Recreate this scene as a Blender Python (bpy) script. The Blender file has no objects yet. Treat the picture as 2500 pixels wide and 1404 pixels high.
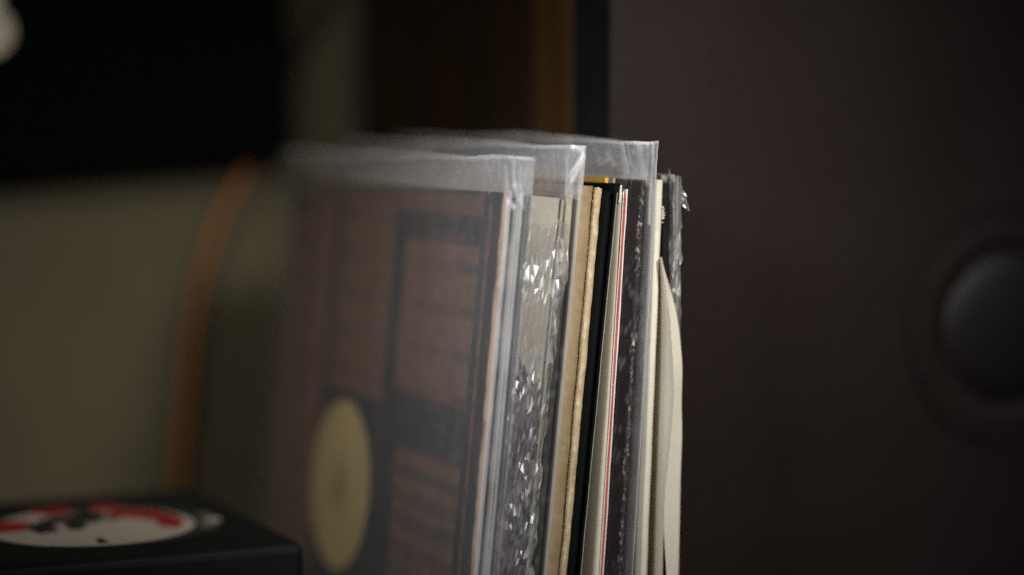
import bpy, bmesh, math, random
from mathutils import Vector, Matrix, noise
R = math.radians
SC = bpy.context.scene
COL = SC.collection
random.seed(7)

# ------------------------------------------------------------------ camera
FPX = 5300.0                      # focal length in pixels of the 2500 px wide photograph
PITCH = math.atan(385 / FPX)      # horizon sits at y = 317
CAM = Vector((0, 0, 0.344))
cd = bpy.data.cameras.new('camera')
cam = bpy.data.objects.new('camera', cd)
COL.objects.link(cam)
cam.location = CAM
cam.rotation_euler = (math.pi / 2 - PITCH, 0, 0)
cd.sensor_width = 36
cd.lens = FPX * 36 / 2500
cd.clip_start = 0.02
cd.clip_end = 50
cd.dof.use_dof = True
cd.dof.focus_distance = 1.012
cd.dof.aperture_fstop = 1.35
cd.dof.aperture_blades = 0
SC.camera = cam

# ------------------------------------------------------------------ light
w = bpy.data.worlds.new('World')
SC.world = w
w.use_nodes = True
w.node_tree.nodes['Background'].inputs[0].default_value = (0.85, 0.95, 1.0, 1)
w.node_tree.nodes['Background'].inputs[1].default_value = 0.035


def area(name, loc, target, sx, sy, power, col, spread):
    l = bpy.data.lights.new(name, 'AREA')
    l.shape = 'RECTANGLE'
    l.size, l.size_y = sx, sy
    l.energy = power
    l.color = col
    l.spread = spread
    o = bpy.data.objects.new(name, l)
    o.location = loc
    o.rotation_euler = (Vector(target) - Vector(loc)).to_track_quat('-Z', 'Y').to_euler()
    COL.objects.link(o)
    return o


area('key_lamp', (0.40, 0.42, 0.74), (0.10, 1.01, 0.35), 0.15, 0.20, 0.44, (1.0, 0.95, 0.87), R(36))
area('cover_fill', (-0.30, 0.50, 0.56), (0.02, 0.99, 0.29), 0.18, 0.18, 0.19, (0.95, 0.97, 1.0), R(36))  # added fill that brightens the front cover's face
area('wall_fill', (-0.52, 0.25, 0.95), (-0.29, 1.38, 0.29), 0.4, 0.4, 0.50, (1.0, 0.93, 0.82), R(46))  # added fill for the wall behind, not a lamp of the room

area('window_lamp', (0.86, 0.50, 0.86), (0.275, 1.19, 0.245), 0.16, 0.30, 0.030, (0.76, 0.87, 1.0), R(13))

SC.view_settings.view_transform = 'Standard'
SC.view_settings.look = 'None'
SC.view_settings.gamma = 1
SC.view_settings.exposure = 0
SC.cycles.use_denoising = False
SC.cycles.max_bounces = 16
SC.cycles.transparent_max_bounces = 40
SC.cycles.caustics_reflective = False
SC.cycles.caustics_refractive = False


# ------------------------------------------------------------------ helpers
def P(x, y, Y):
    """world point seen at pixel (x, y) of the photograph, at depth Y"""
    cx, cy = (x - 1250) / FPX, -(y - 702) / FPX
    c, s = math.cos(PITCH), math.sin(PITCH)
    d = Vector((cx, c + cy * s, -s + cy * c))
    return CAM + d * (Y / d.y)


A30 = R(23.5)
DV = Vector((-math.sin(A30), math.cos(A30), 0))   # along a cover, away from the viewer
NV = Vector((math.cos(A30), math.sin(A30), 0))    # across the covers, to the right


def nz(x, y=0.0, z=0.0):
    return noise.noise(Vector((x, y, z)))


def link(name, verts, faces, mat, parent=None, smooth=False, uv=None):
    me = bpy.data.meshes.new(name)
    me.from_pydata([tuple(v) for v in verts], [], faces)
    me.validate()
    bm = bmesh.new()
    bm.from_mesh(me)
    bmesh.ops.recalc_face_normals(bm, faces=bm.faces)
    bm.to_mesh(me)
    bm.free()
    if smooth:
        for p in me.polygons:
            p.use_smooth = True
    o = bpy.data.objects.new(name, me)
    COL.objects.link(o)
    for m in (mat if isinstance(mat, (list, tuple)) else [mat]):
        me.materials.append(m)
    if parent:
        o.parent = parent
    return o


def tag(o, label=None, cat=None, group=None, kind=None):
    if label: o['label'] = label
    if cat: o['category'] = cat
    if group: o['group'] = group
    if kind: o['kind'] = kind
    return o


def thing(name, label, cat, M=None, group=None):
    o = bpy.data.objects.new(name, None)
    o.empty_display_size = 0.02
    COL.objects.link(o)
    if M is not None:
        o.matrix_world = M
    return tag(o, label, cat, group)


def bevel_obj(o, wd, seg=2):
    m = o.modifiers.new('bevel', 'BEVEL')
    m.width = wd
    m.segments = seg
    m.limit_method = 'ANGLE'
    return o


def box(name, x0, x1, y0, y1, z0, z1, mat, parent=None, bev=0.0):
    v = [(x, y, z) for x in (x0, x1) for y in (y0, y1) for z in (z0, z1)]
    f = [(0, 1, 3, 2), (4, 6, 7, 5), (0, 4, 5, 1), (2, 3, 7, 6), (0, 2, 6, 4), (1, 5, 7, 3)]
    o = link(name, v, f, mat, parent)
    if bev: bevel_obj(o, bev)
    return o


def board(name, x0, x1, y0, y1, z0, z1, mat, parent, rnd=0.0004, wob=0.0002, seed=0.0, nzs=110, bow=0.0, topw=0.0003, corner=0.0):
    """a card slab: rounded near edge, worn and slightly wandering outline; local x away from the viewer"""
    t = y1 - y0
    r = min(rnd, t * 0.49)
    sec = []
    k = 5
    for i in range(k + 1):
        a = math.pi / 2 * i / k
        sec.append((x0 + r - r * math.sin(a), y0 + r - r * math.cos(a)))
    sec = [(x0 + r - r * math.sin(math.pi / 2 * i / k), y0 + r - r * math.cos(math.pi / 2 * i / k)) for i in range(k + 1)]
    sec += [(x0, y0 + r + (t - 2 * r) * f) for f in (0.33, 0.66)]
    sec += [(x0 + r - r * math.cos(math.pi / 2 * i / k), y1 - r + r * math.sin(math.pi / 2 * i / k)) for i in range(k + 1)]
    xs = [0.01, 0.03, 0.07, 0.12, 0.18, 0.24]
    sec += [(x0 + x, y1) for x in xs if x0 + x < x1] + [(x1, y1), (x1, y0)]
    sec += [(x0 + x, y0) for x in reversed(xs) if x0 + x < x1]
    n = len(sec)
    V, F = [], []
    for j in range(nzs + 1):
        f = j / nzs
        z = z0 + (z1 - z0) * f
        for i, (x, y) in enumerate(sec):
            near = max(0.0, 1 - (x - x0) / 0.012)
            dx = near * (wob * nz(z * 60, seed, y * 90) + 0.6 * wob * nz(z * 260, seed + 5, y * 200) + 0.35 * wob * nz(z * 900, seed + 9, y * 500))
            dy = wob * 0.8 * nz(z * 40, seed + 3, x * 9) + bow * math.sin(math.pi * f) * near
            zz = z
            if f > 0.985:
                zz = z + topw * nz(x * 120, seed + 1.3, y * 300) + topw * 0.8 * nz(x * 500, seed + 4.3, y * 600)
                if corner: dx += near * corner
            V.append((x + dx, y + dy, zz))
    for j in range(nzs):
        for i in range(n):
            a, b = j * n + i, j * n + (i + 1) % n
            F.append((a, b, b + n, a + n))
    F.append(tuple(range(n - 1, -1, -1)))
    F.append(tuple(nzs * n + i for i in range(n)))
    o = link(name, V, F, mat, parent)
    for p in o.data.polygons:
        p.use_smooth = len(p.vertices) == 4
    try:
        o.data.set_sharp_from_angle(angle=R(50))
    except Exception:
        pass
    return o


# ------------------------------------------------------------------ materials
class NT:
    def __init__(s, name):
        s.m = bpy.data.materials.new(name)
        s.m.use_nodes = True
        s.t = s.m.node_tree
        s.t.nodes.clear()
        s.out = s.n('ShaderNodeOutputMaterial')

    def n(s, ty, **kw):
        nd = s.t.nodes.new(ty)
        for k, v in kw.items():
            if k.startswith('i_'):
                nd.inputs[k[2:].replace('_', ' ')].default_value = v
            else:
                setattr(nd, k, v)
        return nd

    def l(s, a, b):
        s.t.links.new(a, b)

    def math(s, op, a, b=None, clamp=False):
        nd = s.n('ShaderNodeMath', operation=op, use_clamp=clamp)
        for k, v in enumerate((a, b)):
            if v is None: continue
            if isinstance(v, (int, float)): nd.inputs[k].default_value = v
            else: s.l(v, nd.inputs[k])
        return nd.outputs[0]

    def mix(s, f, a, b):
        nd = s.n('ShaderNodeMix', data_type='RGBA')
        for k, v in ((0, f), (6, a), (7, b)):
            if isinstance(v, (int, float)): nd.inputs[k].default_value = v
            elif isinstance(v, tuple): nd.inputs[k].default_value = (*v[:3], 1)
            else: s.l(v, nd.inputs[k])
        return nd.outputs[2]

    def coord(s, sc=(1, 1, 1)):
        tc = s.n('ShaderNodeTexCoord')
        mp = s.n('ShaderNodeMapping')
        mp.inputs['Scale'].default_value = sc
        s.l(tc.outputs['Object'], mp.inputs['Vector'])
        return mp.outputs[0]

    def xyz(s):
        tc = s.n('ShaderNodeTexCoord')
        sp = s.n('ShaderNodeSeparateXYZ')
        s.l(tc.outputs['Object'], sp.inputs[0])
        return sp.outputs

    def noise(s, vec, scale, detail=4, rough=0.6):
        nd = s.n('ShaderNodeTexNoise')
        nd.inputs['Scale'].default_value = scale
        nd.inputs['Detail'].default_value = detail
        nd.inputs['Roughness'].default_value = rough
        s.l(vec, nd.inputs['Vector'])
        return nd.outputs['Fac']

    def ramp(s, f, lo, hi):
        nd = s.n('ShaderNodeMapRange')
        nd.inputs[1].default_value = lo
        nd.inputs[2].default_value = hi
        s.l(f, nd.inputs[0])
        return nd.outputs[0]

    def bsdf(s, col, rough, bump=None, bstr=0.2, bdist=0.0005, spec=0.5):
        b = s.n('ShaderNodeBsdfPrincipled')
        if isinstance(col, tuple): b.inputs['Base Color'].default_value = (*col[:3], 1)
        else: s.l(col, b.inputs['Base Color'])
        if isinstance(rough, (int, float)): b.inputs['Roughness'].default_value = rough
        else: s.l(rough, b.inputs['Roughness'])
        b.inputs['Specular IOR Level'].default_value = spec
        if bump is not None:
            bp = s.n('ShaderNodeBump')
            bp.inputs['Strength'].default_value = bstr
            bp.inputs['Distance'].default_value = bdist
            s.l(bump, bp.inputs['Height'])
            s.l(bp.outputs[0], b.inputs['Normal'])
        s.l(b.outputs[0], s.out.inputs[0])
        return b


def paper(name, a, b, rough=0.75, scale=300, wear=None, wscale=700, wlim=(0.6, 0.7), streak=1.0, spec=0.3, bstr=0.35):
    """card or paper: two-tone mottling, fibres, optional pale wear"""
    t = NT(name)
    v = t.coord((1, 1, streak))
    n1 = t.noise(v, scale, 6)
    n2 = t.noise(t.coord((1, 1, 0.5)), 28, 4)
    f = t.math('ADD', t.math('MULTIPLY', n1, 0.6), t.math('MULTIPLY', n2, 0.6))
    c = t.mix(t.ramp(f, 0.35, 0.85), a, b)
    if wear:
        wn = t.ramp(t.noise(t.coord((1, 1, 0.45)), wscale, 5, 0.7), *wlim)
        c = t.mix(wn, c, wear)
    t.bsdf(c, rough, t.noise(v, scale * 4, 3), bstr, 0.0003, spec)
    return t.m


def film(name, *a, loose=0.0, **k):
    return film_(name, *a, loose=loose, **k)


def film_(name, haze=0.25, hazecol=(0.8, 0.82, 0.85), gloss=0.10, rough=0.18, edge=0.55, mott=0.5, scale=60, bump=0.0, crease=0.5, loose=0.0):
    """clear plastic film: see-through, with scattering haze that thickens at grazing view and a soft sheen"""
    t = NT(name)
    tr = t.n('ShaderNodeBsdfTransparent')
    tr.inputs[0].default_value = (0.97, 0.97, 0.97, 1)
    df = t.n('ShaderNodeBsdfDiffuse')
    df.inputs[0].default_value = (*hazecol, 1)
    tl = t.n('ShaderNodeBsdfTranslucent')
    tl.inputs[0].default_value = (*hazecol, 1)
    gl = t.n('ShaderNodeBsdfAnisotropic')
    gl.inputs['Roughness'].default_value = rough
    gl.inputs['Color'].default_value = (1, 1, 1, 1)
    if bump:
        bp = t.n('ShaderNodeBump')
        bp.inputs['Strength'].default_value = bump
        bp.inputs['Distance'].default_value = 0.0008
        t.l(t.noise(t.coord((1, 1, 0.7)), 420, 4, 0.6), bp.inputs['Height'])
        t.l(bp.outputs[0], gl.inputs['Normal'])
    sc = t.n('ShaderNodeMixShader')
    sc.inputs[0].default_value = 0.45
    t.l(df.outputs[0], sc.inputs[1]); t.l(tl.outputs[0], sc.inputs[2])
    lw = t.n('ShaderNodeLayerWeight')
    lw.inputs[0].default_value = 0.35
    n1 = t.noise(t.coord((1, 1, 0.6)), scale, 5, 0.6)
    h = t.math('ADD', haze, t.math('MULTIPLY', t.math('POWER', lw.outputs['Facing'], 2.0), edge))
    if loose:
        sf = t.n('ShaderNodeAttribute', attribute_name='light_fade')
        h = t.math('MULTIPLY', h, sf.outputs['Fac'])
    at = t.n('ShaderNodeAttribute', attribute_name='crease')
    h = t.math('ADD', h, t.math('MULTIPLY', at.outputs['Fac'], crease))
    if loose:
        al = t.n('ShaderNodeAttribute', attribute_name='loose')
        h = t.math('ADD', h, t.math('MULTIPLY', al.outputs['Fac'], loose))
    h = t.math('MULTIPLY', h, t.math('ADD', 1 - mott * 0.5, t.math('MULTIPLY', n1, mott)), True)
    m1 = t.n('ShaderNodeMixShader')
    t.l(h, m1.inputs[0]); t.l(tr.outputs[0], m1.inputs[1]); t.l(sc.outputs[0], m1.inputs[2])
    fr = t.math('ADD', t.math('MULTIPLY', t.math('POWER', lw.outputs['Facing'], 4.0), 0.5), gloss, True)
    m2 = t.n('ShaderNodeMixShader')
    t.l(fr, m2.inputs[0]); t.l(m1.outputs[0], m2.inputs[1]); t.l(gl.outputs[0], m2.inputs[2])
    t.l(m2.outputs[0], t.out.inputs[0])
    return t.m


def simple(name, col, rough=0.6, var=0.25, scale=40, spec=0.5, bstr=0.15, bscale=400):
    t = NT(name)
    v = t.coord()
    c = t.mix(t.ramp(t.noise(v, scale, 5), 0.3, 0.7), tuple(x * (1 - var) for x in col), tuple(x * (1 + var) for x in col))
    t.bsdf(c, rough, t.noise(v, bscale, 4), bstr, 0.0004, spec)
    return t.m


M = {}
M['cream'] = paper('cream paper', (0.52, 0.475, 0.37), (0.62, 0.575, 0.46), 0.8)
t = NT('thin sleeve paper')
pc = t.mix(t.noise(t.coord(), 300, 5), (0.68, 0.63, 0.52), (0.77, 0.72, 0.61))
d_ = t.n('ShaderNodeBsdfDiffuse'); t_ = t.n('ShaderNodeBsdfTranslucent'); x_ = t.n('ShaderNodeMixShader')
x_.inputs[0].default_value = 0.26
t.l(pc, d_.inputs[0])
t.l(t.mix(0.5, pc, (0.7, 0.52, 0.27)), t_.inputs[0])
t.l(d_.outputs[0], x_.inputs[1]); t.l(t_.outputs[0], x_.inputs[2]); t.l(x_.outputs[0], t.out.inputs[0])
M['thin_paper'] = t.m
M['ivory'] = paper('ivory card', (0.55, 0.51, 0.41), (0.67, 0.63, 0.53), 0.6)
M['kraft'] = paper('kraft board', (0.22, 0.155, 0.082), (0.33, 0.25, 0.145), 0.85, 220, wear=(0.42, 0.345, 0.23), wscale=500)
M['kraft_light'] = paper('pale kraft board', (0.32, 0.24, 0.135), (0.49, 0.385, 0.235), 0.85, 260, wear=(0.6, 0.50, 0.35), wscale=420, wlim=(0.52, 0.68))
M['black_card'] = paper('black card', (0.002, 0.003, 0.0035), (0.005, 0.006, 0.0065), 0.75, spec=0.07, wear=(0.16, 0.16, 0.15), wscale=420, wlim=(0.70, 0.78))
M['grey_card'] = paper('grey board edge', (0.26, 0.245, 0.20), (0.36, 0.34, 0.285), 0.8)
M['white_card'] = paper('white card', (0.60, 0.58, 0.52), (0.74, 0.71, 0.64), 0.7)
M['red_ink'] = paper('red print', (0.38, 0.040, 0.046), (0.47, 0.07, 0.074), 0.5, wear=(0.7, 0.35, 0.32), wscale=500, wlim=(0.66, 0.75))
M['yellow_card'] = paper('yellow card', (0.62, 0.33, 0.035), (0.75, 0.43, 0.06), 0.7)
M['sleeve'] = film('polythene sleeve', 0.014, (0.82, 0.82, 0.84), 0.016, 0.22, 0.48, 1.4, 38, crease=1.0, loose=0.27)
M['seam'] = film('welded seam', 0.42, (0.88, 0.87, 0.86), 0.12, 0.25, 0.2, 0.9, 260)
M['wrap'] = film('shrink wrap', 0.02, (0.88, 0.88, 0.9), 0.24, 0.36, 0.25, 0.6, 120, 0.0, 0.75)
M['wrap_heavy'] = film('heavy shrink wrap', 0.05, (0.88, 0.87, 0.84), 0.22, 0.36, 0.40, 0.8, 200, 0.0, 0.8)

# ------------------------------------------------------------------ the place
wall_d = 1.390


def wp(a, d, z):          # point from (across, away, up)
    return NV * a + DV * d + Vector((0, 0, z))


t = NT('khaki wall paint')
v = t.coord()
c = t.mix(t.ramp(t.noise(v, 7, 5), 0.3, 0.7), (0.070, 0.060, 0.037), (0.092, 0.080, 0.051))
t.bsdf(c, 0.85, t.noise(v, 160, 5), 0.25, 0.002, 0.2)
M['wall'] = t.m
wl = link('wall', [wp(-1.6, wall_d, -0.6), wp(1.8, wall_d, -0.6), wp(1.8, wall_d, 1.6), wp(-1.6, wall_d, 1.6)], [(0, 1, 2, 3)], M['wall'])
tag(wl, 'dim khaki painted wall behind the records and loudspeaker', kind='structure')
M['shelf'] = simple('dark oak top', (0.05, 0.036, 0.024), 0.5, 0.35, 14)
sh = link('table_top', [wp(-1.2, 0.55, z) for z in (-0.03, 0)] + [wp(1.4, 0.55, z) for z in (-0.03, 0)] + [wp(1.4, wall_d - 0.003, z) for z in (-0.03, 0)] + [wp(-1.2, wall_d - 0.003, z) for z in (-0.03, 0)],
          [(0, 2, 3, 1), (2, 4, 5, 3), (4, 6, 7, 5), (6, 0, 1, 7), (1, 3, 5, 7), (0, 6, 4, 2)], M['shelf'])
tag(sh, 'dark wooden top that the records stand on', kind='structure')

# ------------------------------------------------------------------ loudspeaker
E = P(1490, 400, 1.100)
SM = Matrix(((NV.x, DV.x, 0, E.x), (NV.y, DV.y, 0, E.y), (0, 0, 1, 0), (0, 0, 0, 1)))   # local x across the front, y into the box
spk = thing('loudspeaker', 'large loudspeaker with brown wooden side and charcoal front beside the records', 'loudspeaker', SM)
def wood(name, a, b):
    t = NT(name)
    v = t.coord((30, 30, 1.6))
    wv = t.noise(v, 3.0, 8, 0.65)
    c = t.mix(t.ramp(wv, 0.35, 0.7), a, b)
    t.bsdf(c, 0.5, wv, 0.1, 0.0004, 0.3)
    return t.m


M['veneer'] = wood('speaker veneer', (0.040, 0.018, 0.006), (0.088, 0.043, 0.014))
t = NT('charcoal baffle')
v = t.coord()
c = t.mix(t.ramp(t.noise(v, 9, 3), 0.35, 0.68), (0.0102, 0.0053, 0.0042), (0.0142, 0.0090, 0.0078))
c = t.mix(t.math('MULTIPLY', t.ramp(t.noise(v, 330, 4), 0.4, 0.75), 0.55), c, (0.024, 0.0195, 0.0185))
t.bsdf(c, 0.62, t.noise(v, 900, 3), 0.3, 0.0004, 0.12)
M['baffle'] = t.m
M['blackplastic'] = simple('black plastic', (0.007, 0.008, 0.008), 0.7, 0.2, spec=0.15)
M['rubber'] = simple('black rubber', (0.0145, 0.0108, 0.010), 0.6, 0.1, spec=0.15)
M['cone'] = simple('driver cone', (0.0145, 0.0112, 0.0105), 0.6, 0.1, spec=0.25)
M['cap'] = simple('dust cap', (0.0088, 0.0066, 0.0060), 0.48, 0.1, 20, 0.22, 0.05)
SW, SH = 0.493, 0.60
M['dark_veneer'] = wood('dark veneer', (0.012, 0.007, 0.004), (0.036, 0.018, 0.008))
bevel_obj(box('front_strip', 0, SW, 0.0465, 0.095, 0, SH, M['veneer'], spk), 0.002)  # wood paler along the front, darker behind
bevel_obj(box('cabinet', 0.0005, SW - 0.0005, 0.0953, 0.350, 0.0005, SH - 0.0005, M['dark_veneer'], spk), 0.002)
box('back_panel', 0.004, SW - 0.004, 0.3505, 0.390, 0.004, SH - 0.004, M['blackplastic'], spk, 0.003)
# baffle with a round opening for the driver
CW, CZ, CR = 0.2465, 0.2351, 0.0665
N = 64
V, F = [], []
ring = [(CW + CR * math.cos(2 * math.pi * i / N), CZ + CR * math.sin(2 * math.pi * i / N)) for i in range(N)]


def ray_box(a):
    dx, dz = math.cos(a), math.sin(a)
    ts = []
    if dx > 1e-9: ts.append((SW - CW) / dx)
    if dx < -1e-9: ts.append((0 - CW) / dx)
    if dz > 1e-9: ts.append((SH - CZ) / dz)
    if dz < -1e-9: ts.append((0 - CZ) / dz)
    k = min(x for x in ts if x > 0)
    return CW + dx * k, CZ + dz * k


angs = [2 * math.pi * i / N for i in range(N)]
corners = [math.atan2(z - CZ, x - CW) % (2 * math.pi) for x in (0, SW) for z in (0, SH)]
angs = sorted(set(angs + corners))
n = len(angs)
for a in angs:
    x, z = ray_box(a)
    rx, rz = CW + CR * math.cos(a), CZ + CR * math.sin(a)
    V += [(rx, 0, rz), (x, 0, z), (x, 0.046, z), (rx, 0.046, rz)]
for i in range(n):
    a, b = 4 * i, 4 * ((i + 1) % n)
    F += [(a, b, b + 1, a + 1), (a + 1, b + 1, b + 2, a + 2), (a, a + 3, b + 3, b), (a + 3, a + 2, b + 2, b + 3)]
bf = link('baffle', V, F, [M['baffle'], M['blackplastic']], spk)
for p in bf.data.polygons:
    if abs(p.normal.y) < 0.5: p.material_index = 1
bevel_obj(bf, 0.0015)


def lathe(name, prof, mat, parent, N=64, cx=0, cz=0):
    """profile (radius, depth y), turned about the local y axis"""
    V, F = [], []
    for r, y in prof:
        for i in range(N):
            a = 2 * math.pi * i / N
            V.append((cx + r * math.cos(a), y, cz + r * math.sin(a)))
    for j in range(len(prof) - 1):
        for i in range(N):
            a, b = j * N + i, j * N + (i + 1) % N
            F.append((a, b, b + N, a + N))
    if prof[-1][0] < 1e-4: pass
    return link(name, V, F, mat, parent, True)


M['rubber'] = M['cone'] = M['baffle']
wf = lathe('woofer', [(0.0655, 0.003), (0.0655, -0.0006), (0.0648, -0.0012), (0.060, -0.0012), (0.059, 0.0004)], M['rubber'], spk, cx=CW, cz=CZ)
lathe('surround', [(0.0589, 0.001)] + [(0.0589 - 0.010 * k / 8, 0.001 - 0.0014 * math.sin(math.pi * k / 8)) for k in range(1, 9)], M['rubber'], wf, cx=CW, cz=CZ)
lathe('cone', [(0.0488, 0.0012), (0.046, 0.0020), (0.0425, 0.0028)], M['cone'], wf, cx=CW, cz=CZ)
lathe('dust_cap', [(0.0422, 0.0028)] + [(0.0422 * math.cos(math.pi / 2 * k / 10), 0.0028 - 0.0085 * math.sin(math.pi / 2 * k / 10)) for k in range(1, 10)] + [(0.0003, -0.0057)], M['cap'], wf, cx=CW, cz=CZ)
for k in range(8):
    a = R(22.5 + 45 * k)
    lathe('screw', [(0.0001, -0.0032), (0.0022, -0.0030), (0.003, -0.0020), (0.003, -0.0008)], M['blackplastic'], wf, 16, CW + 0.0622 * math.cos(a), CZ + 0.0622 * math.sin(a))

# ------------------------------------------------------------------ poster on the wall, hung a little crooked
M['poster'] = simple('black poster print', (0.0012, 0.0022, 0.0024), 0.9, 0.1, 30, 0.02)
M['pale_ink'] = simple('pale ink', (0.66, 0.60, 0.50), 0.7, 0.15)
pb = P(722, 378, 1.418)
a0 = pb.dot(NV)
d0 = pb.dot(DV)
roll = R(3.3)
PM = Matrix(((NV.x, DV.x, 0, 0), (NV.y, DV.y, 0, 0), (0, 0, 1, 0), (0, 0, 0, 1)))
PMx = Matrix.Translation(pb) @ PM @ Matrix.Rotation(-roll, 4, 'Y')
pos = thing('poster', 'black framed poster with pale rounded lettering hung crooked on the wall', 'poster', PMx)
box('backing', -0.4585, -0.0015, 0.0035, 0.010, 0.0015, 0.5985, M['poster'], pos)
box('print', -0.448, -0.012, 0.0012, 0.003, 0.012, 0.588, M['poster'], pos)
for nme, b in (('frame_rail', (-0.46, 0, 0, 0.012, 0.0, 0.012)), ('frame_rail', (-0.46, 0, 0, 0.012, 0.588, 0.60)),
               ('frame_stile', (-0.46, -0.448, 0, 0.012, 0.0125, 0.5875)), ('frame_stile', (-0.012, 0, 0, 0.012, 0.0125, 0.5875))):
    box(nme, *b, M['poster'], pos, 0.001)
cu = bpy.data.curves.new('letter', 'FONT')
cu.body = 'B'
cu.size = 0.075
cu.offset = 0.0012
cu.extrude = 0.0002
cu.align_x = 'RIGHT'
lo = bpy.data.objects.new('letter_tmp', cu)
COL.objects.link(lo)
dg = bpy.context.evaluated_depsgraph_get()
me = bpy.data.meshes.new_from_object(lo.evaluated_get(dg))
bpy.data.objects.remove(lo)
let = bpy.data.objects.new('letter', me)
COL.objects.link(let)
me.materials.clear()
me.materials.append(M['pale_ink'])
let.parent = pos
LET = let

# ------------------------------------------------------------------ cables
def tube(name, pts, rad, mat, N=12, parent=None):
    V, F = [], []
    for i, p in enumerate(pts):
        tg = (pts[min(i + 1, len(pts) - 1)] - pts[max(i - 1, 0)]).normalized()
        u = tg.cross(Vector((0, 1, 0.01))).normalized()
        w_ = tg.cross(u).normalized()
        for k in range(N):
            a = 2 * math.pi * k / N
            V.append(p + u * rad * math.cos(a) + w_ * rad * math.sin(a))
    for i in range(len(pts) - 1):
        for k in range(N):
            a, b = i * N + k, i * N + (k + 1) % N
            F.append((a, b, b + N, a + N))
    F += [tuple(range(N)), tuple((len(pts) - 1) * N + k for k in range(N))]
    return link(name, V, F, mat, parent, True)


def spline(pts, n=12):
    out = []
    for i in range(len(pts) - 1):
        p0, p1, p2, p3 = pts[max(i - 1, 0)], pts[i], pts[i + 1], pts[min(i + 2, len(pts) - 1)]
        for k in range(n):
            s = k / n
            out.append(0.5 * ((2 * p1) + (p2 - p0) * s + (2 * p0 - 5 * p1 + 4 * p2 - p3) * s * s + (3 * p1 - p0 - 3 * p2 + p3) * s ** 3))
    out.append(pts[-1])
    return out


M['orange'] = simple('orange rubber', (0.25, 0.093, 0.028), 0.8, 0.12, 60, 0.2)
op = []
for (x, y) in [(430, 2050), (432, 1500), (438, 1165), (450, 1000), (470, 800), (500, 640), (545, 520), (608, 405), (640, 330), (660, 230)]:
    op.append(P(x, y, (wall_d - 0.013) / (DV.y + DV.x * (x - 1250) / FPX)))
op[0].z = 0.006
tag(tube('cable', spline(op), 0.0030, M['orange']), 'thick orange brown cable rising behind the black box and bending towards the poster', 'cable')
M['brown_cable'] = simple('dark brown rubber', (0.03, 0.020, 0.011), 0.7, 0.12, 60, 0.2)
bp_ = []
for (x, y) in [(905, -260), (850, -110), (792, 0), (752, 75), (722, 135), (700, 200), (690, 300)]:
    q = P(x, y, 1.45)
    k = (wall_d - 0.005 - CAM.dot(DV)) / ((q - CAM).dot(DV))
    bp_.append(CAM + (q - CAM) * k)
tag(tube('cable', spline(bp_), 0.0042, M['brown_cable']), 'dark brown cable running slantwise down the wall beside the poster', 'cable')

# ------------------------------------------------------------------ black box with a round emblem
cr, cb = P(745, 1325, 1.045), None
ztop = cr.z
q = P(480, 1190, 1.2)
k = (ztop - CAM.z) / (q.z - CAM.z)
cb = CAM + (q - CAM) * k
bd = (cb - cr); bd.z = 0
BL = bd.length
bd.normalize()
bl = Vector((-bd.y, bd.x, 0))     # to the left
BM = Matrix(((bl.x, bd.x, 0, cr.x), (bl.y, bd.y, 0, cr.y), (0, 0, 1, 0), (0, 0, 0, 1)))
M['box'] = simple('black leatherette', (0.0045, 0.0065, 0.0065), 0.6, 0.25, 60, 0.2, 0.5, 700)
bx = thing('record_box', 'black box with a round white and red emblem on its lid', 'box', BM)
BW = 0.179
bevel_obj(box('body', 0.002, BW - 0.002, 0.002, BL - 0.002, 0, ztop - 0.0305, M['box'], bx), 0.003, 3)
bevel_obj(box('lid', 0, BW, 0, BL, ztop - 0.030, ztop, M['box'], bx), 0.0045, 4)
ecw = P(255, 1282, 1.12)
k = (ztop - CAM.z) / (ecw.z - CAM.z)
ecw = CAM + (ecw - CAM) * k
EMI = BM.inverted()
M['e_white'] = simple('emblem white', (0.42, 0.37, 0.315), 0.6, 0.06)
M['e_red'] = simple('emblem red', (0.26, 0.015, 0.012), 0.6, 0.1)
M['e_black'] = simple('emblem black', (0.012, 0.014, 0.014), 0.6, 0.1)
M['e_brown'] = simple('emblem grey brown', (0.12, 0.095, 0.08), 0.6, 0.1)


def epoly(name, pts, mat, layer, parent):
    """flat printed shape; pts are offsets from the emblem centre in metres, x right, y away from the viewer"""
    z1 = ztop + 0.00025 * layer
    z0 = ztop + 0.0001
    n = len(pts)
    V = []
    for z in (z0, z1):
        for (x, y) in pts:
            p = EMI @ Vector((ecw.x + x * 0.967, ecw.y + y * 0.967, z))
            V.append((p.x, p.y, z))
    F = [tuple(range(n, 2 * n)), tuple(range(n - 1, -1, -1))] + [(i, (i + 1) % n, n + (i + 1) % n, n + i) for i in range(n)]
    return link(name, V, F, mat, parent)


def disc(cx, cy, r, ry=None, n=48):
    return [(cx + r * math.cos(2 * math.pi * i / n), cy + (ry or r) * math.sin(2 * math.pi * i / n)) for i in range(n)]


def arc(cx, cy, r0, r1, a0, a1, n=20, taper=0.0):
    o = []
    for i in range(n + 1):
        f = i / n
        a = R(a0 + (a1 - a0) * f)
        o.append((cx + r1 * math.cos(a), cy + r1 * math.sin(a)))
    for i in range(n, -1, -1):
        f = i / n
        a = R(a0 + (a1 - a0) * f)
        rr = r0 + (r1 - r0) * taper * f
        o.append((cx + rr * math.cos(a), cy + rr * math.sin(a)))
    return o


def earc(rx0, ry0, rx1, ry1, a0, a1, n=24):
    o = [(rx1 * math.cos(R(a0 + (a1 - a0) * i / n)), ry1 * math.sin(R(a0 + (a1 - a0) * i / n))) for i in range(n + 1)]
    return o + [(rx0 * math.cos(R(a0 + (a1 - a0) * i / n)), ry0 * math.sin(R(a0 + (a1 - a0) * i / n))) for i in range(n, -1, -1)]


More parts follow.
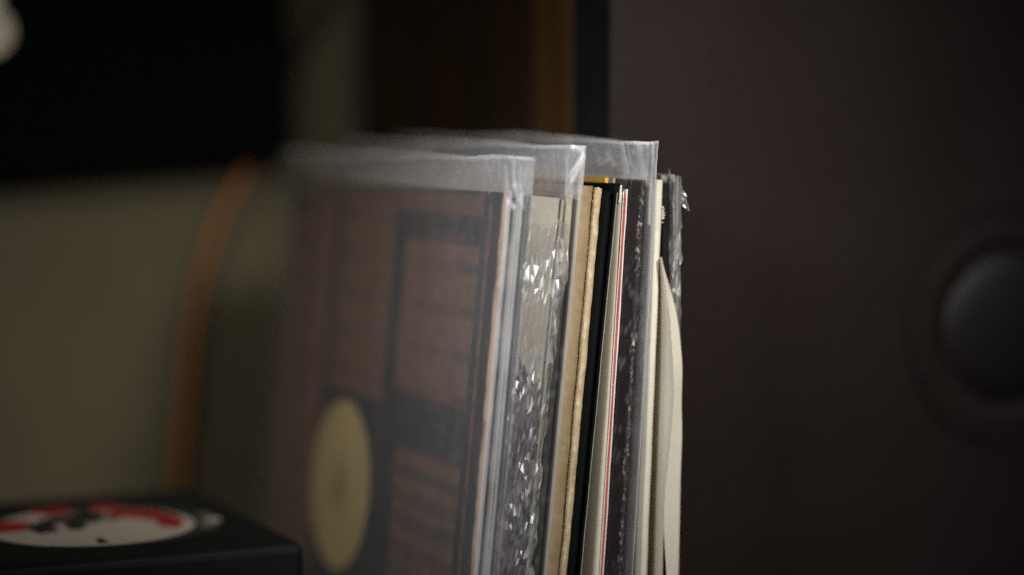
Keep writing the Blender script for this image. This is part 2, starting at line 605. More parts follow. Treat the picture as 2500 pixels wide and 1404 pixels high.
em = epoly('emblem', disc(0, 0, 0.0605), M['e_black'], 1, bx)
epoly('field', disc(-0.0055, -0.006, 0.0535), M['e_white'], 2, em)
epoly('ring_mark', arc(0, 0, 0.051, 0.0595, -8, 34), M['e_brown'], 3, em)
epoly('ring_mark', disc(0.0555, 0.012, 0.0042, n=20), M['e_white'], 4, em)
epoly('ring_mark', arc(0, 0, 0.041, 0.059, 94, 110), M['e_red'], 3, em)
epoly('ring_mark', arc(0, 0, 0.040, 0.060, 122, 146), M['e_red'], 3, em)
epoly('ring_mark', arc(0, 0, 0.036, 0.0605, 110.5, 121.5), M['e_black'], 4, em)
epoly('ring_mark', arc(0, 0, 0.040, 0.057, 172, 208), M['e_red'], 3, em)
epoly('swirl', earc(0.0285, 0.019, 0.041, 0.044, -14, 96), M['e_red'], 3, em)
epoly('swirl', earc(0.022, 0.006, 0.037, 0.036, 99, 184), M['e_black'], 3, em)
epoly('swirl', arc(0, 0, 0.026, 0.0395, 181, 226), M['e_black'], 3, em)
epoly('swirl', arc(-0.002, -0.004, 0.006, 0.0175, 150, 236, taper=0.3), M['e_black'], 4, em)
epoly('swirl', arc(-0.002, 0.000, 0.010, 0.0185, 62, 128, taper=0.4), M['e_brown'], 3, em)
epoly('mark', [(0.003, -0.040), (0.007, -0.041), (0.0125, -0.053), (0.007, -0.054)], M['e_black'], 3, em)

# ------------------------------------------------------------------ records
def frame_at(px_top, py_top, Y, px_bot, py_bot=1404):
    """local frame of a leaning cover: x away, y across to the right, z up along the lean; the base stands on the table"""
    T = P(px_top, py_top, Y)
    al = 0.0
    for _ in range(12):           # find the lean whose near edge passes through the lower pixel
        u = Vector((0, 0, math.cos(al))) + NV * math.sin(al)
        # point on the edge at the height of the lower pixel
        s = (py_bot - py_top) / FPX * Y / math.cos(al)
        q = T - u * s
        x = 1250 + FPX * q.x / q.y
        al += (x - px_bot) / FPX * q.y / s
    u = Vector((0, 0, math.cos(al))) + NV * math.sin(al)
    n_ = DV.cross(u) * -1
    n_ = u.cross(DV) * -1 if n_.dot(NV) < 0 else n_
    H = T.z / u.z
    B = T - u * H
    n_.normalize()
    return Matrix(((DV.x, n_.x, u.x, B.x), (DV.y, n_.y, u.y, B.y), (DV.z, n_.z, u.z, B.z), (0, 0, 0, 1))), H


def set_crease_glint(o, vals):
    at = o.data.attributes.new('crease', 'FLOAT', 'POINT')
    at.data.foreach_set('value', vals)


def seg_dist(px, pz, a, b):
    ax, az = a; bx, bz = b
    dx, dz = bx - ax, bz - az
    k = max(0, min(1, ((px - ax) * dx + (pz - az) * dz) / (dx * dx + dz * dz)))
    return math.hypot(px - ax - dx * k, pz - az - dz * k)


def sheet(name, poly, z0, z1, mat, parent, amp=0.0006, seed=0.0, cover_top=0.3, crumple=0.0, hump=0.0, creases=(), seam=None, band=None):
    """plastic film swept up along z over a cross-section polyline; waves, and sharp creases at the top near corner.
    creases: (x, h, x, h, width, strength) in metres, h above the cover's top"""
    pts = []
    for i in range(len(poly) - 1):
        a, b = Vector(poly[i]), Vector(poly[i + 1])
        L = (b - a).length
        if L > 0.1:
            far, near = (a, b) if a.x > b.x else (b, a)
            d = (far - near) / L
            ss = [0.0]
            st = 0.0009
            while ss[-1] + st < L:
                ss.append(ss[-1] + st)
                st = min(0.008, st * 1.06)
            seq = [near + d * q for q in ss] + [far]
            if a.x > b.x: seq.reverse()
            pts += seq[:-1]
        else:
            k = max(2, int(L / 0.0007))
            pts += [a.lerp(b, j / k) for j in range(k)]
    pts.append(Vector(poly[-1]))
    n = len(pts)
    nrm = []
    for i in range(n):
        tg = (pts[min(i + 1, n - 1)] - pts[max(i - 1, 0)])
        tg.normalize()
        nrm.append(Vector((-tg.y, tg.x)))
    zs = [z0 + (cover_top - 0.03 - z0) * k / 100 for k in range(100)]
    zs += [cover_top - 0.03 + (z1 - cover_top + 0.03) * k / 62 for k in range(63)]
    V, F, C, Lo_, Sc_ = [], [], [], [], []
    mid = sum(p.y for p in pts) / n
    nzs = len(zs) - 1
    for j, z in enumerate(zs):
        fl = min(1.0, max(0.0, (z - cover_top + 0.003) / 0.012))
        for i, p in enumerate(pts):
            s = i * 0.0008
            near = max(0.0, 1 - max(0, p.x) / 0.05)
            d = amp * (0.25 + 1.8 * fl) * (nz(z * 22, seed, p.x * 22) + 0.5 * nz(z * 60, seed + 2, p.x * 60))
            q = 1 - 2 * abs(nz(z * 95, seed + 7, p.x * 150 + p.y * 80))
            q2 = 1 - 2 * abs(nz(z * 260, seed + 8, p.x * 330 + p.y * 200))
            d += crumple * (0.25 + fl) * near * (q + 0.5 * q2)
            cr = 0.55 * max(0, q - 0.86) / 0.14 * near * (0.25 + fl) * (0.5 + nz(z * 30, seed + 9, p.x * 30))
            for (xa, ha, xb, hb, wd, stg) in creases:
                dd = seg_dist(p.x, z - cover_top, (xa, ha), (xb, hb)) / wd
                if dd < 1:
                    d -= 0.5 * wd * (1 - dd) * min(1, stg)
                    cr += stg * (1 - dd) ** 1.5  # whitens folds, and paints the long glints on the front sleeve
            zz = z
            if j > nzs - 2: cr += 0.6
            if j > nzs - 4:
                zz += 0.0013 * nz(p.x * 30, seed + 5, 1.0) + 0.0003 * nz(p.x * 150, seed + 6, 2.0)
            if hump and fl > 0: zz += hump * fl * math.exp(-((p.x - 0.13) / 0.06) ** 2)
            yy = p.y + (mid - p.y) * 0.35 * fl * min(1, max(0, p.x) / 0.03)
            V.append((p.x + nrm[i].x * d, yy + nrm[i].y * d, zz))
            C.append(max(0.0, min(1.0, cr)))
            up = min(1.0, max(0.0, (z - cover_top + 0.001) / 0.002))
            dn = (0.10 + 0.45 * math.exp(min(0.0, (z - cover_top) / 0.02))) * min(1.0, max(0.0, (-p.x - 0.0014) / 0.003))
            if band: dn = max(0.0, band(p)) * max(0.15, 0.75 + 1.3 * nz(z * 42, seed + 60, p.x * 120) + 0.6 * nz(z * 140, seed + 61, p.x * 300))  # band whitens uneven glints into the sleeve's near strip
            lo_ = max(up, dn) / (1 + max(0, p.x) / 0.11)  # haze thinned towards the far end, a painted fall-off of light
            Sc_.append(1 / (1 + (max(0, p.x) / 0.16) ** 1.5))  # same painted light fall-off for the grazing haze
            Lo_.append(lo_ * (0.75 + 0.9 * nz(p.x * 40, z * 60, seed + 40) * 0.5))
    for j in range(nzs):
        for i in range(n - 1):
            a = j * n + i
            F.append((a, a + 1, a + n + 1, a + n))
    o = link(name, V, F, mat, parent, True)
    set_crease_glint(o, C)
    at = o.data.attributes.new('loose', 'FLOAT', 'POINT')
    at.data.foreach_set('value', Lo_)
    at = o.data.attributes.new('light_fade', 'FLOAT', 'POINT')
    at.data.foreach_set('value', Sc_)
    if seam is not None:           # the welded edge: a narrow thicker strip that follows the film
        k = min(range(n), key=lambda i: (pts[i] - Vector(seam)).length)
        V2, F2 = [], []
        for j in range(nzs + 1):
            v = Vector(V[j * n + k])
            wv = 0.00022 * (1 + 0.6 * nz(v.z * 120, seed + 11))
            for (dx, dy) in ((0, -wv), (-0.0005, -wv * 0.6), (-0.0005, wv * 0.6), (0, wv)):
                V2.append((v.x + dx, v.y + dy, v.z))
        for j in range(nzs):
            for i in range(4):
                a_, b_ = j * 4 + i, j * 4 + (i + 1) % 4
                F2.append((a_, b_, b_ + 4, a_ + 4))
        link('seam', V2, F2, M['seam'], o, True)
    return o


GROUP = 'records standing in a row against the loudspeaker'

# ---- front album: dark cover with copper print and a yellow disc, in a plastic sleeve
FA, HA = frame_at(1240, 471, 0.991, 1156)
A = thing('record_album', 'frontmost album in clear plastic, dark cover with copper print and a yellow disc', 'record', FA, GROUP)
t = NT('front cover print')
X, Yc, Z = t.xyz()
yz = t.n('ShaderNodeCombineXYZ')
t.l(X, yz.inputs[0]); t.l(Z, yz.inputs[1])
cop = (0.20, 0.118, 0.088)
drk = (0.048, 0.047, 0.050)
n1 = t.noise(t.coord((1, 1, 1)), 30, 5)
base = t.mix(t.ramp(n1, 0.35, 0.7), drk, tuple(c * 1.5 for c in drk))
ink = t.mix(t.ramp(t.noise(t.coord((1, 1, 3)), 55, 6, 0.7), 0.35, 0.7), tuple(c * 0.72 for c in cop), cop)


def rect(x0, x1, z0, z1, sx=0.0012):
    a = t.math('MULTIPLY', t.ramp(X, x0 - sx, x0 + sx), t.ramp(X, x1 + sx, x1 - sx))
    b = t.math('MULTIPLY', t.ramp(Z, z0 - sx, z0 + sx), t.ramp(Z, z1 + sx, z1 - sx))
    return t.math('MULTIPLY', a, b)


def stripes(period, duty, off=0.0):
    s = t.math('FRACT', t.math('DIVIDE', t.math('ADD', Z, off), period))
    return t.ramp(t.math('ABSOLUTE', t.math('SUBTRACT', s, 0.5)), 0.5 * duty + 0.06, 0.5 * duty - 0.06)


zt = HA
msk = None
def add(m):
    global msk
    msk = m if msk is None else t.math('MAXIMUM', msk, m)


add(rect(0.016, 0.020, 0, zt - 0.006))                       # thin copper rule near the opening
add(rect(0.027, 0.124, zt - 0.103, zt - 0.026))              # upper near column
add(t.math('MULTIPLY', rect(0.027, 0.30, zt - 0.012, zt - 0.002), 0.8))
add(rect(0.140, 0.222, zt - 0.112, zt - 0.008))
add(rect(0.234, 0.274, 0.02, zt - 0.012))
add(rect(0.280, 0.306, 0.02, zt - 0.02))
add(t.math('MULTIPLY', rect(0.027, 0.112, 0.02, zt - 0.130), t.math('ADD', 0.55, t.math('MULTIPLY', stripes(0.0125, 0.52), 0.45))))
add(t.math('MULTIPLY', rect(0.030, 0.122, zt - 0.025, zt - 0.0125), t.math('MULTIPLY', 0.6, t.ramp(t.noise(t.coord((1, 1, 1.6)), 110, 3), 0.45, 0.6))))
add(t.math('MULTIPLY', rect(0.016, 0.15, zt - 0.128, zt - 0.104), t.math('MULTIPLY', 0.35, t.ramp(t.noise(t.coord((1, 1, 1.6)), 70, 3), 0.5, 0.65))))
txt = t.math('SUBTRACT', 1.0, t.math('MULTIPLY', stripes(0.021, 0.25, 0.004), t.math('MULTIPLY', 0.6, t.ramp(t.noise(t.coord((1, 1, 0.02)), 42, 3), 0.42, 0.6))))
msk = t.math('MULTIPLY', msk, txt)
c = t.mix(msk, base, ink)
# the yellow disc
cx0, cz0, rd = 0.192, zt - 0.163, 0.0455
dd = t.math('SQRT', t.math('ADD', t.math('POWER', t.math('SUBTRACT', X, cx0), 2.0), t.math('POWER', t.math('SUBTRACT', Z, cz0), 2.0)))
c = t.mix(t.ramp(t.math('ABSOLUTE', t.math('SUBTRACT', X, 0.178)), 0.057, 0.0555), c, t.mix(t.ramp(Z, zt - 0.113, zt - 0.1115), base, c))
yel = t.mix(t.ramp(n1, 0.3, 0.7), (0.48, 0.37, 0.16), (0.55, 0.43, 0.20))
yel = t.mix(t.math('MULTIPLY', t.ramp(dd, 0.017, 0.010), t.math('MULTIPLY', t.ramp(t.noise(t.coord((1, 1, 1)), 90, 3), 0.4, 0.6), 0.6)), yel, (0.14, 0.10, 0.06))
c = t.mix(t.ramp(dd, rd + 0.0008, rd - 0.0008), c, yel)
edge_gleam = t.math('MULTIPLY', t.ramp(t.math('ADD', X, t.math('MULTIPLY', t.noise(t.coord(), 60, 3), 0.006)), 0.0092, 0.0062), t.ramp(t.noise(t.coord((1, 1, 0.8)), 24, 4), 0.37, 0.50))
c = t.mix(t.math('MULTIPLY', edge_gleam, 0.9), c, (0.72, 0.50, 0.37))  # warm highlight painted along the cover's near edge
t.bsdf(c, 0.5, t.noise(t.coord(), 900, 3), 0.2, 0.0003, 0.4)
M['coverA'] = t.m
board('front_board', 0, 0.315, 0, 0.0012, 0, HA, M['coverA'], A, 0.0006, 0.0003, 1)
board('record_sleeve', 0.004, 0.31, 0.0016, 0.0030, 0.004, HA - 0.004, M['black_card'], A, 0.0005, 0.0003, 2)
board('back_board', -0.001, 0.315, 0.0048, 0.0062, 0, HA - 0.002, M['grey_card'], A, 0.0006, 0.0003, 3)
sheet('plastic_sleeve', [(0.342, 0.0022), (0.318, -0.0009), (0.0005, -0.0009), (-0.0040, 0.0002), (-0.0085, 0.0036), (-0.0125, 0.0062), (-0.004, 0.0072), (0.318, 0.0072), (0.342, 0.0036)], 0.0, HA + 0.0165, M['sleeve'], A, 0.0007, 1.7, HA, 0.00035, 0, [(-0.0020, 0.0, -0.0024, -0.32, 0.0026, 1.0), (-0.0082, 0.0, -0.0082, -0.32, 0.0010, 0.5), (0.004, 0.012, 0.0, 0.0, 0.0022, 0.9), (-0.003, 0.0165, -0.0035, 0.009, 0.0011, 0.8), (-0.0035, 0.009, -0.007, -0.003, 0.0009, 0.6), (0.002, 0.0, -0.005, -0.006, 0.002, 0.8), (-0.006, -0.004, -0.0065, -0.25, 0.0016, 0.35), (0.03, 0.0165, 0.018, 0.004, 0.001, 0.35), (0.055, 0.0165, 0.07, 0.001, 0.0016, 0.25), (0.012, 0.0165, 0.009, 0.006, 0.0008, 0.5), (0.009, 0.006, 0.02, -0.001, 0.0008, 0.4)], (-0.0125, 0.0062), lambda p: 0.8 if (-0.0088 < p.x < -0.0008 and p.y < 0.0037) else 0.05)  # full-height creases and the band paint the near edge's bright highlight

# ---- grey box set in crinkled shrink wrap
FB, HB = frame_at(1299, 478, 0.9963, 1210)
Bx = thing('box_set', 'thick grey box spine in crinkled shrink wrap, second from the front', 'record box', FB, GROUP)
t = NT('box set spine')
X, Yc, Z = t.xyz()
g = t.mix(t.ramp(t.noise(t.coord(), 500, 5), 0.3, 0.75), (0.30, 0.275, 0.238), (0.36, 0.332, 0.29))
wob = t.math('MULTIPLY', t.noise(t.coord(), 160, 3), 0.012)
edge_ = t.math('ADD', t.math('ADD', Z, t.math('MULTIPLY', Yc, 1.0)), wob)
art = t.mix(t.ramp(t.noise(t.coord((1, 1, 0.4)), 130, 4), 0.42, 0.62), (0.055, 0.045, 0.060), (0.15, 0.125, 0.13))
art = t.mix(t.ramp(t.noise(t.coord((1, 1, 0.25)), 70, 2), 0.62, 0.66), art, (0.035, 0.05, 0.13))
c = t.mix(t.ramp(edge_, HB - 0.068, HB - 0.070), g, art)
t.bsdf(c, 0.6, t.noise(t.coord(), 900, 3), 0.25, 0.0003, 0.35)
M['boxB'] = t.m
TB = 0.0146
board('spine', 0, 0.315, 0, TB, 0, HB, M['boxB'], Bx, 0.0012, 0.0002, 11)
board('lid_edge', -0.0008, 0.315, TB + 0.0004, TB + 0.0013, 0, HB - 0.0005, M['grey_card'], Bx, 0.0005, 0.0003, 12)
board('lid_edge', 0.0004, 0.315, TB + 0.0019, TB + 0.0026, 0, HB - 0.001, M['grey_card'], Bx, 0.0004, 0.0003, 13)


def crinkle(name, y0, y1, z0, z1, off, amp, mat, parent, seed, blister=None, cell=(0.00090, 0.0042), wrap=0.006, torn=0.006, dense=None):
    """crumpled thin film in front of a spine, turning round both edges: irregular flat facets between sharp folds.
    dense(h): how crumpled the film is at distance h below its top"""
    rnd = random.Random(int(seed * 100))
    tot = 2 * wrap + (y1 - y0)
    ny, nzs = int(tot / cell[0]), int((z1 - z0) / cell[1])
    V, F, C = [], [], []
    for j in range(nzs + 1):
        for i in range(ny + 1):
            inner = 0 < i < ny and 0 < j < nzs
            g = (i + (rnd.uniform(-0.42, 0.42) if inner else 0)) / ny
            f = (j + (rnd.uniform(-0.42, 0.42) if inner else 0)) / nzs
            z = z0 + (z1 - z0) * f
            s = g * tot
            if s < wrap: x, y, nx, nyy = wrap - s - off, y0 - 0.0004, 0.0, -1.0
            elif s < wrap + (y1 - y0): x, y, nx, nyy = -off, y0 + (s - wrap), -1.0, 0.0
            else: x, y, nx, nyy = s - wrap - (y1 - y0) - off, y1 + 0.0004, 0.0, 1.0
            h = z1 - z
            z += 0.0035 * nz(s * 260, z * 40, seed + 70) * (1 if inner else 0)
            k = (dense(h) if dense else 1.0) + 0.9 * nz(s * 110, z * 45, seed + 20) + (0.35 if s > wrap * 0.9 + (y1 - y0) else 0)
            k = max(0.05, min(1.25, k))
            d = amp * k * (rnd.gauss(0, 0.62) + 0.9 * nz(s * 230 + z * 60, z * 70, seed))
            if blister: d += blister(s - wrap - (y1 - y0), z)
            zf = f ** 12
            V.append((x + nx * d, y + nyy * d, z + zf * torn * (nz(g * 5, seed + 50) + 0.5 * nz(g * 17, seed + 51))))
            C.append(max(0.0, min(1.0, (k - 0.15) * max(0.0, rnd.gauss(0.02, 0.30)))))
    n = ny + 1
    for j in range(nzs):
        for i in range(ny):
            a = j * n + i
            if rnd.random() < 0.5: F += [(a, a + 1, a + n + 1), (a, a + n + 1, a + n)]
            else: F += [(a, a + 1, a + n), (a + 1, a + n + 1, a + n)]
    o = link(name, V, F, mat, parent, False)
    set_crease_glint(o, C)
    return o


def dens_box(h):
    v = 0.95 * math.exp(-((h - 0.027) / 0.012) ** 2) + 0.6 * math.exp(-((h - 0.060) / 0.010) ** 2)
    return max(v, min(0.75, max(0, (h - 0.066) / 0.02))) - 0.12


def blis(s, z):
    if s < -0.0015: return 0.0
    h = HB - z
    g = math.exp(-((h - 0.033) / 0.013) ** 2) * 0.0042 + math.exp(-((h - 0.060) / 0.02) ** 2) * 0.0022
    return g * max(0.0, math.sin(min(1, max(0, (s + 0.0015) / 0.007)) * math.pi)) * (0.8 + 0.6 * nz(z * 210, s * 300, 5))


crinkle('shrink_wrap', 0, TB + 0.0028, 0.0, HB - 0.012, 0.0014, 0.00098, M['wrap'], Bx, 3.1, blis, dense=dens_box)

# ---- sleeved album, tan top, dark green lower cover
FC, HC = frame_at(1386, 474, 1.0032, 1302)
Cc = thing('record_album', 'album in a tall clear sleeve between the grey box and the tan card cover', 'record', FC, GROUP)
t = NT('green cover')
X, Yc, Z = t.xyz()
wz = t.math('ADD', Z, t.math('MULTIPLY', t.noise(t.coord(), 300, 4), 0.02))
tan = t.mix(t.noise(t.coord(), 300, 5), (0.30, 0.27, 0.20), (0.42, 0.38, 0.29))
grn = t.mix(t.ramp(t.noise(t.coord((1, 1, 0.5)), 240, 5), 0.45, 0.75), (0.018, 0.022, 0.019), (0.085, 0.088, 0.07))
c = t.mix(t.ramp(wz, HC - 0.026, HC - 0.036), tan, grn)
t.bsdf(c, 0.6, t.noise(t.coord(), 900, 3), 0.25, 0.0003, 0.35)
M['coverC'] = t.m
board('cover', 0.001, 0.315, 0, 0.0038, 0, HC, M['coverC'], Cc, 0.0008, 0.0003, 21)
sheet('plastic_sleeve', [(0.318, -0.0008), (0.001, -0.0008), (-0.001, 0.0004), (-0.0045, 0.0046), (-0.001, 0.0054), (0.318, 0.0054)], 0.0, HC + 0.0225, M['sleeve'], Cc, 0.0006, 8.2, HC, 0.0003, 0.002, [(0.002, 0.0225, 0.0005, 0.0, 0.0013, 0.7), (-0.004, 0.019, -0.0005, 0.008, 0.0009, 0.7), (-0.001, 0.0225, -0.004, 0.020, 0.0016, 0.7), (-0.0042, 0.0225, -0.0042, -0.30, 0.0006, 0.5), (0.02, 0.0225, 0.012, 0.006, 0.001, 0.4), (0.045, 0.0225, 0.03, 0.002, 0.0013, 0.3)], (-0.0045, 0.0046))

# ---- kraft card cover with torn edge
FD, HD = frame_at(1420, 452, 1.006, 1337)
D = thing('record_album', 'bare tan cardboard cover with a torn furry opening', 'record', FD, GROUP)
board('front_board', 0.0008, 0.315, 0, 0.0070, 0, HD, M['kraft'], D, 0.0022, 0.0006, 31, topw=0.0006)
board('back_board', 0, 0.314, 0.0074, 0.0110, 0, HD - 0.001, M['kraft_light'], D, 0.0014, 0.0008, 32, topw=0.0009)
# loose paper fibres along the tear
V, F = [], []
for k in range(420):
    z = random.uniform(0.09, HD)
    y = 0.0072 + random.gauss(0, 0.0006)
    x = 0.0006
    L = random.uniform(0.0006, 0.0021)
    a = random.uniform(0, 2 * math.pi)
    d1 = Vector((-0.7 * random.random(), math.cos(a), math.sin(a))).normalized() * L
    p0 = Vector((x, y, z)); p1 = p0 + d1 * 0.5 + Vector((-0.0003, 0, 0)); p2 = p0 + d1
    wv_ = Vector((0, math.sin(a), -math.cos(a))) * 0.00006
    b = len(V)
    V += [p0 - wv_, p0 + wv_, p1 - wv_, p1 + wv_, p2]
    F += [(b, b + 1, b + 3, b + 2), (b + 2, b + 3, b + 4)]
tag(link('paper_fibre', V, F, M['kraft_light'], D), kind='stuff')

# ---- black cover
FE, HE = frame_at(1474, 462, 1.0105, 1386)
Eo = thing('record_album', 'thin black cover with worn edges, right of the tan cardboard cover', 'record', FE, GROUP)
board('front_board', -0.004, 0.311, 0, 0.0022, 0, HE - 0.001, M['black_card'], Eo, 0.0009, 0.0003, 41)
board('record_sleeve', -0.001, 0.306, 0.0025, 0.0040, 0.003, HE - 0.004, M['black_card'], Eo, 0.0005, 0.0002, 42)
board('back_board', -0.004, 0.311, 0.0043, 0.0050, 0, HE, M['black_card'], Eo, 0.0005, 0.0003, 43)
board('card_edge', -0.0042, 0.306, 0.0051, 0.00535, 0, HE - 0.001, M['grey_card'], Eo, 0.0001, 0.0002, 44)

# ---- yellow card set back between the covers
FY, HY = frame_at(1478, 434, 1.030, 1412)
Yo = thing('record_album', 'cover with a yellow top edge set back behind the tan cardboard cover', 'record', FY, GROUP)
board('cover', 0, 0.30, 0, 0.0018, 0, HY, M['yellow_card'], Yo, 0.0004, 0.0002, 51)
board('card_edge', -0.005, 0.30, 0.0019, 0.0030, 0, HY, M['grey_card'], Yo, 0.0004, 0.0002, 52)

# ---- pale spine under a black top
FF, HF = frame_at(1500, 447, 1.0125, 1417)
Fo = thing('record_album', 'pale cream spine under a black folded top corner', 'record', FF, GROUP)
V = []
# the pale spine: a shallow concave card strip, wider towards the foot
N1, N2 = 10, 90
F = []
for j in range(N2 + 1):
    f = j / N2
    z = (HF - 0.004) * f
    wd = 0.0044 + 0.0099 * (1 - f)
    for i in range(N1 + 1):
        g = i / N1
        x = 0.0005 + 15.0 * wd * (1 - math.sqrt(max(0.0, 1 - (1 - g) ** 2))) + 0.00025 * nz(z * 50, g * 4, 7)
        V.append((x, 0.0003 + wd * g, z))
for j in range(N2):
    for i in range(N1):
        a = j * (N1 + 1) + i
        F.append((a, a + 1, a + N1 + 2, a + N1 + 1))
sp_ = link('spine', V, F, M['cream'], Fo, True)
sm = sp_.modifiers.new('thickness', 'SOLIDIFY'); sm.thickness = 0.0005; sm.offset = -1
board('cover', 0.022, 0.315, 0.0002, 0.0045, 0, HF, M['black_card'], Fo, 0.0006, 0.0003, 62)
board('top_corner', -0.0004, 0.0225, 0.0003, 0.0030, HF - 0.0083, HF, M['black_card'], Fo, 0.0005, 0.0003, 63, nzs=14)
board('torn_corner', 0.0002, 0.0225, 0.0032, 0.0045, HF - 0.0088, HF - 0.0008, M['white_card'], Fo, 0.0005, 0.0006, 64, nzs=14)

# ---- thin white cover with a red edge
FG, HG = frame_at(1523, 462, 1.0146, 1467)
G = thing('record_album', 'thin white cover with a bright red line down its edge', 'record', FG, GROUP)
board('front_board', 0.0002, 0.315, 0, 0.0005, 0, HG - 0.001, M['white_card'], G, 0.0002, 0.0002, 71)
board('red_edge', 0.0, 0.315, 0.00055, 0.0015, 0, HG - 0.003, M['red_ink'], G, 0.0003, 0.0002, 72)
board('back_board', -0.0002, 0.315, 0.00155, 0.0022, 0, HG, M['white_card'], G, 0.0003, 0.0003, 73)

# ---- dark maroon album in a plastic sleeve
FH, HH = frame_at(1537, 437, 1.0157, 1483)
Ho = thing('record_album', 'dark maroon album with scuffed edge in the tallest clear sleeve', 'record', FH, GROUP)
t = NT('maroon cover')
X, Yc, Z = t.xyz()
c = t.mix(t.ramp(t.noise(t.coord(), 120, 4), 0.3, 0.7), (0.0035, 0.0012, 0.0020), (0.009, 0.003, 0.005))
rub = t.ramp(Yc, 0.0058, 0.0072)
pur = t.mix(t.noise(t.coord(), 400, 4), (0.030, 0.019, 0.027), (0.065, 0.045, 0.058))
c = t.mix(t.math('MULTIPLY', rub, 0.75), c, pur)
band = t.math('MULTIPLY', t.ramp(Yc, 0.0052, 0.0070), t.ramp(Yc, 0.0100, 0.0085))
wr = t.math('MULTIPLY', band, t.ramp(t.noise(t.coord((1, 1, 0.55)), 620, 6, 0.75), 0.53, 0.60))
wr = t.math('MULTIPLY', wr, t.ramp(t.noise(t.coord(), 45, 2), 0.38, 0.6))
c = t.mix(wr, c, (0.55, 0.48, 0.46))
t.bsdf(c, 0.7, t.noise(t.coord(), 700, 5), 0.5, 0.0005, 0.08)
M['coverH'] = t.m
board('cover', 0, 0.315, 0, 0.0092, 0, HH, M['coverH'], Ho, 0.0022, 0.0003, 81, topw=0.0005)
sheet('plastic_sleeve', [(0.318, -0.0006), (0.0015, -0.0006), (-0.0012, 0.0006), (-0.0014, 0.0078), (-0.0078, 0.0098), (-0.001, 0.0106), (0.318, 0.0106)], 0.0, HH + 0.0185, M['sleeve'], Ho, 0.0006, 4.4, HH, 0.0004, 0.0015, [(0.012, 0.017, 0.004, 0.003, 0.0045, 0.55), (0.004, 0.0185, 0.001, 0.008, 0.002, 0.6), (-0.0045, 0.0185, -0.005, -0.02, 0.0013, 0.75), (0.03, 0.012, 0.012, 0.004, 0.0012, 0.4), (0.05, 0.0185, 0.034, 0.006, 0.001, 0.4), (0.034, 0.006, 0.022, 0.010, 0.001, 0.35), (0.075, 0.0185, 0.06, 0.0, 0.0016, 0.3), (-0.0074, 0.0185, -0.0074, -0.30, 0.0006, 0.5)], (-0.0078, 0.0098))

# ---- ivory cover
FJ, HJ = frame_at(1605, 439, 1.0212, 1570)
J = thing('record_album', 'narrow ivory white cover right of the tallest clear sleeve', 'record', FJ, GROUP)
board('cover', 0, 0.315, 0, 0.0034, 0, HJ, M['ivory'], J, 0.0014, 0.0002, 91)
V, F = [], []
for k in range(70):
    p0 = Vector((0.0006, 0.0033, HJ - 0.0165 + random.gauss(0, 0.0017)))
    d1 = Vector((random.uniform(-0.6, 0.2), random.uniform(0.3, 1), random.uniform(-0.8, 0.8))).normalized() * random.uniform(0.0006, 0.0017)
    s_ = Vector((random.uniform(-1, 1), 0.2, random.uniform(-1, 1))).normalized() * 0.0003
    b = len(V)
    V += [p0 - s_, p0 + s_, p0 + d1 + s_ * 0.6, p0 + d1 - s_ * 0.5]
    F.append((b, b + 1, b + 2, b + 3))
link('torn_flake', V, F, M['ivory'], J)

# ---- last album: black cover, torn shrink wrap
FK, HK = frame_at(1624, 428, 1.0235, 1622)
K = thing('record_album', 'black album in torn crinkled wrap, last in the row against the loudspeaker', 'record', FK, GROUP)
t = NT('worn black cover')
X, Yc, Z = t.xyz()
wn_ = t.noise(t.coord((1, 1, 0.6)), 380, 5, 0.7)
up = t.math('MULTIPLY', t.ramp(Z, HK - 0.004, HK - 0.0005), t.ramp(wn_, 0.36, 0.58))
sd = t.math('MULTIPLY', t.ramp(Yc, 0.0055, 0.0068), t.ramp(wn_, 0.45, 0.6))
c = t.mix(t.math('MULTIPLY', t.math('MAXIMUM', up, sd), 0.85), (0.006, 0.006, 0.007), (0.36, 0.34, 0.30))
t.bsdf(c, 0.6, wn_, 0.3, 0.0004, 0.15)
M['coverK'] = t.m
board('cover', 0.003, 0.315, 0, 0.0072, 0, HK, M['coverK'], K, 0.0012, 0.0003, 101)
HB_keep = HB
HB = HK + 0.03
crinkle('shrink_wrap', 0.0042, 0.0078, 0.0, HK - 0.0005, 0.0016, 0.00050, M['wrap_heavy'], K, 9.3, None, (0.0010, 0.0040), dense=lambda h: 0.35)
V, F = [], []
board('card_edge', 0.001, 0.30, 0.0073, 0.0077, 0, HK - 0.0005, M['grey_card'], K, 0.0002, 0.0003, 103)
HB = HB_keep
# peeled scrap of film
for j in range(9):
    for i in range(7):
        g, f = i / 6, j / 8
        V.append((-0.002 - 0.002 * g + 0.0012 * nz(g * 5, f * 5, 3), 0.0075 + 0.0036 * g * (1 - 0.6 * f) + 0.0008 * nz(g * 6, f * 4, 8), HK - 0.0135 + 0.0085 * f - 0.004 * g + 0.001 * nz(g * 4, f * 7, 1)))
for j in range(8):
    for i in range(6):
        a = j * 7 + i
        F.append((a, a + 1, a + 8, a + 7))
link('peeled_film', V, F, M['wrap'], K)

# ---- loose paper inner sleeve bulging out of the row
def curve(tab, y):
    for (y0, x0), (y1, x1) in zip(tab, tab[1:]):
        if y <= y1:
            f = max(0, (y - y0) / (y1 - y0))
            f2 = f
            return x0 + (x1 - x0) * f2
    return tab[-1][1]


def smooth_curve(tab, y, h=26):
    return sum(curve(tab, y + k * h / 3) for k in range(-3, 4)) / 7


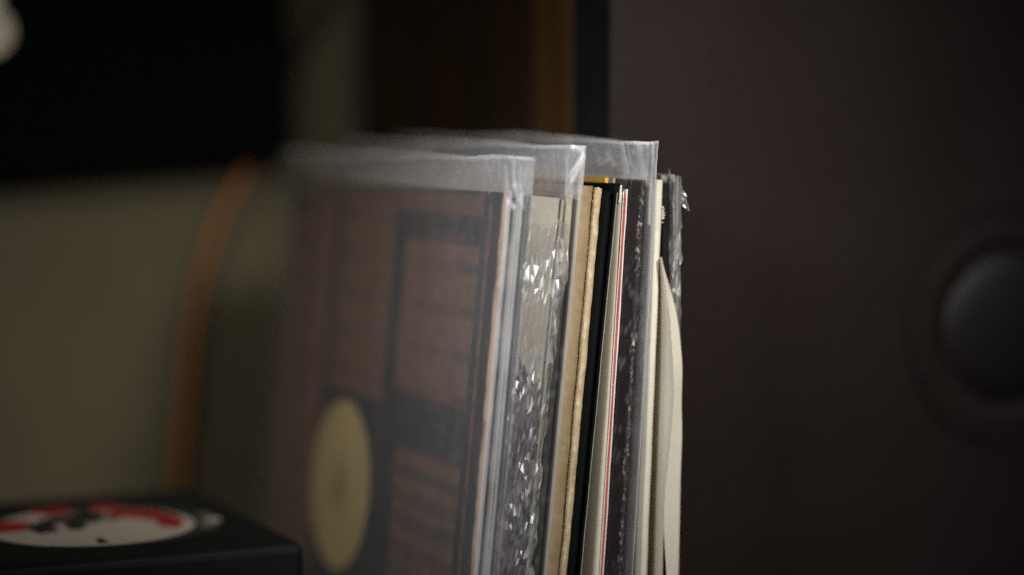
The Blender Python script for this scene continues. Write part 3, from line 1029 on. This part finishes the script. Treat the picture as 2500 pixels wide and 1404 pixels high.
fold = [(628, 1612), (660, 1617), (700, 1624), (770, 1634), (842, 1641), (936, 1646), (1010, 1643), (1100, 1635), (1218, 1622), (1300, 1621), (1404, 1627), (1600, 1640), (2200, 1640)]
outer = [(628, 1614), (660, 1623), (700, 1635), (745, 1648), (791, 1657), (850, 1663), (900, 1667), (980, 1664), (1060, 1666), (1163, 1662), (1280, 1660), (1404, 1657), (1600, 1652), (2200, 1650)]
inner = [(628, 1609), (700, 1607), (1000, 1597), (1404, 1588), (2200, 1572)]
Lb = P(1610, 2130, 1.01)
Lo = thing('paper_sleeve', 'loose cream paper sleeve bulging out between the ivory cover and the last album', 'paper sleeve', Matrix.Translation((Lb.x, Lb.y, 0)))
Lo['group'] = GROUP
inv = Matrix.Translation((-Lb.x, -Lb.y, 0))


def ruled(name, rows, mat):
    V, F = [], []
    n = len(rows[0])
    for r in rows: V += [inv @ p for p in r]
    for j in range(len(rows) - 1):
        for i in range(n - 1):
            a = j * n + i
            F.append((a, a + 1, a + n + 1, a + n))
    o = link(name, V, F, mat, Lo, True)
    return o


ys = [628 + k * 9 for k in range(0, 166)]
rows1, rows2 = [], []
for y in ys:
    g = min(1, (y - 628) / 260)
    xf, xo, xi = smooth_curve(fold, y), smooth_curve(outer, y), smooth_curve(inner, y)
    gap = 0 if y < 1290 else min(9, (y - 1290) / 12)
    r = []
    for k in range(13):
        s = k / 12
        x = xi + (xf - gap - xi) * s
        Y = 1.0300 - 0.0125 * s ** 0.8
        r.append(P(x, y, Y))
    back = P(xi, y, 1.0300)
    rows1.append([back + DV * 0.25] + r)
    r = []
    for k in range(9):
        s = k / 8
        r.append(P(xf + (xo - xf) * s, y, 1.0165 + 0.003 * s + (1 - g) * 0.004))
    e = r[-1]
    r += [e + Vector((-0.0006, 0.006, 0)), e + Vector((-0.004, 0.016, 0)) , e + DV * 0.25 + Vector((-0.006, 0, 0))]
    rows2.append(r)
for rr in (rows1, rows2):
    for r in rr:
        for p in r:
            if p.z < 0.001: p.z = 0.001
ruled('left_sheet', rows1, M['thin_paper'])
ruled('right_sheet', rows2, M['thin_paper'])

# letter goes where its right half shows at the photograph's edge
lp = PMx.inverted() @ (lambda q: CAM + (q - CAM) * ((pb.dot(DV) - CAM.dot(DV)) / (q - CAM).dot(DV)))(P(34, 128, 1.3))
LET.rotation_euler = (math.pi / 2, 0, 0)
LET.location = (lp.x, 0.0008, lp.z)
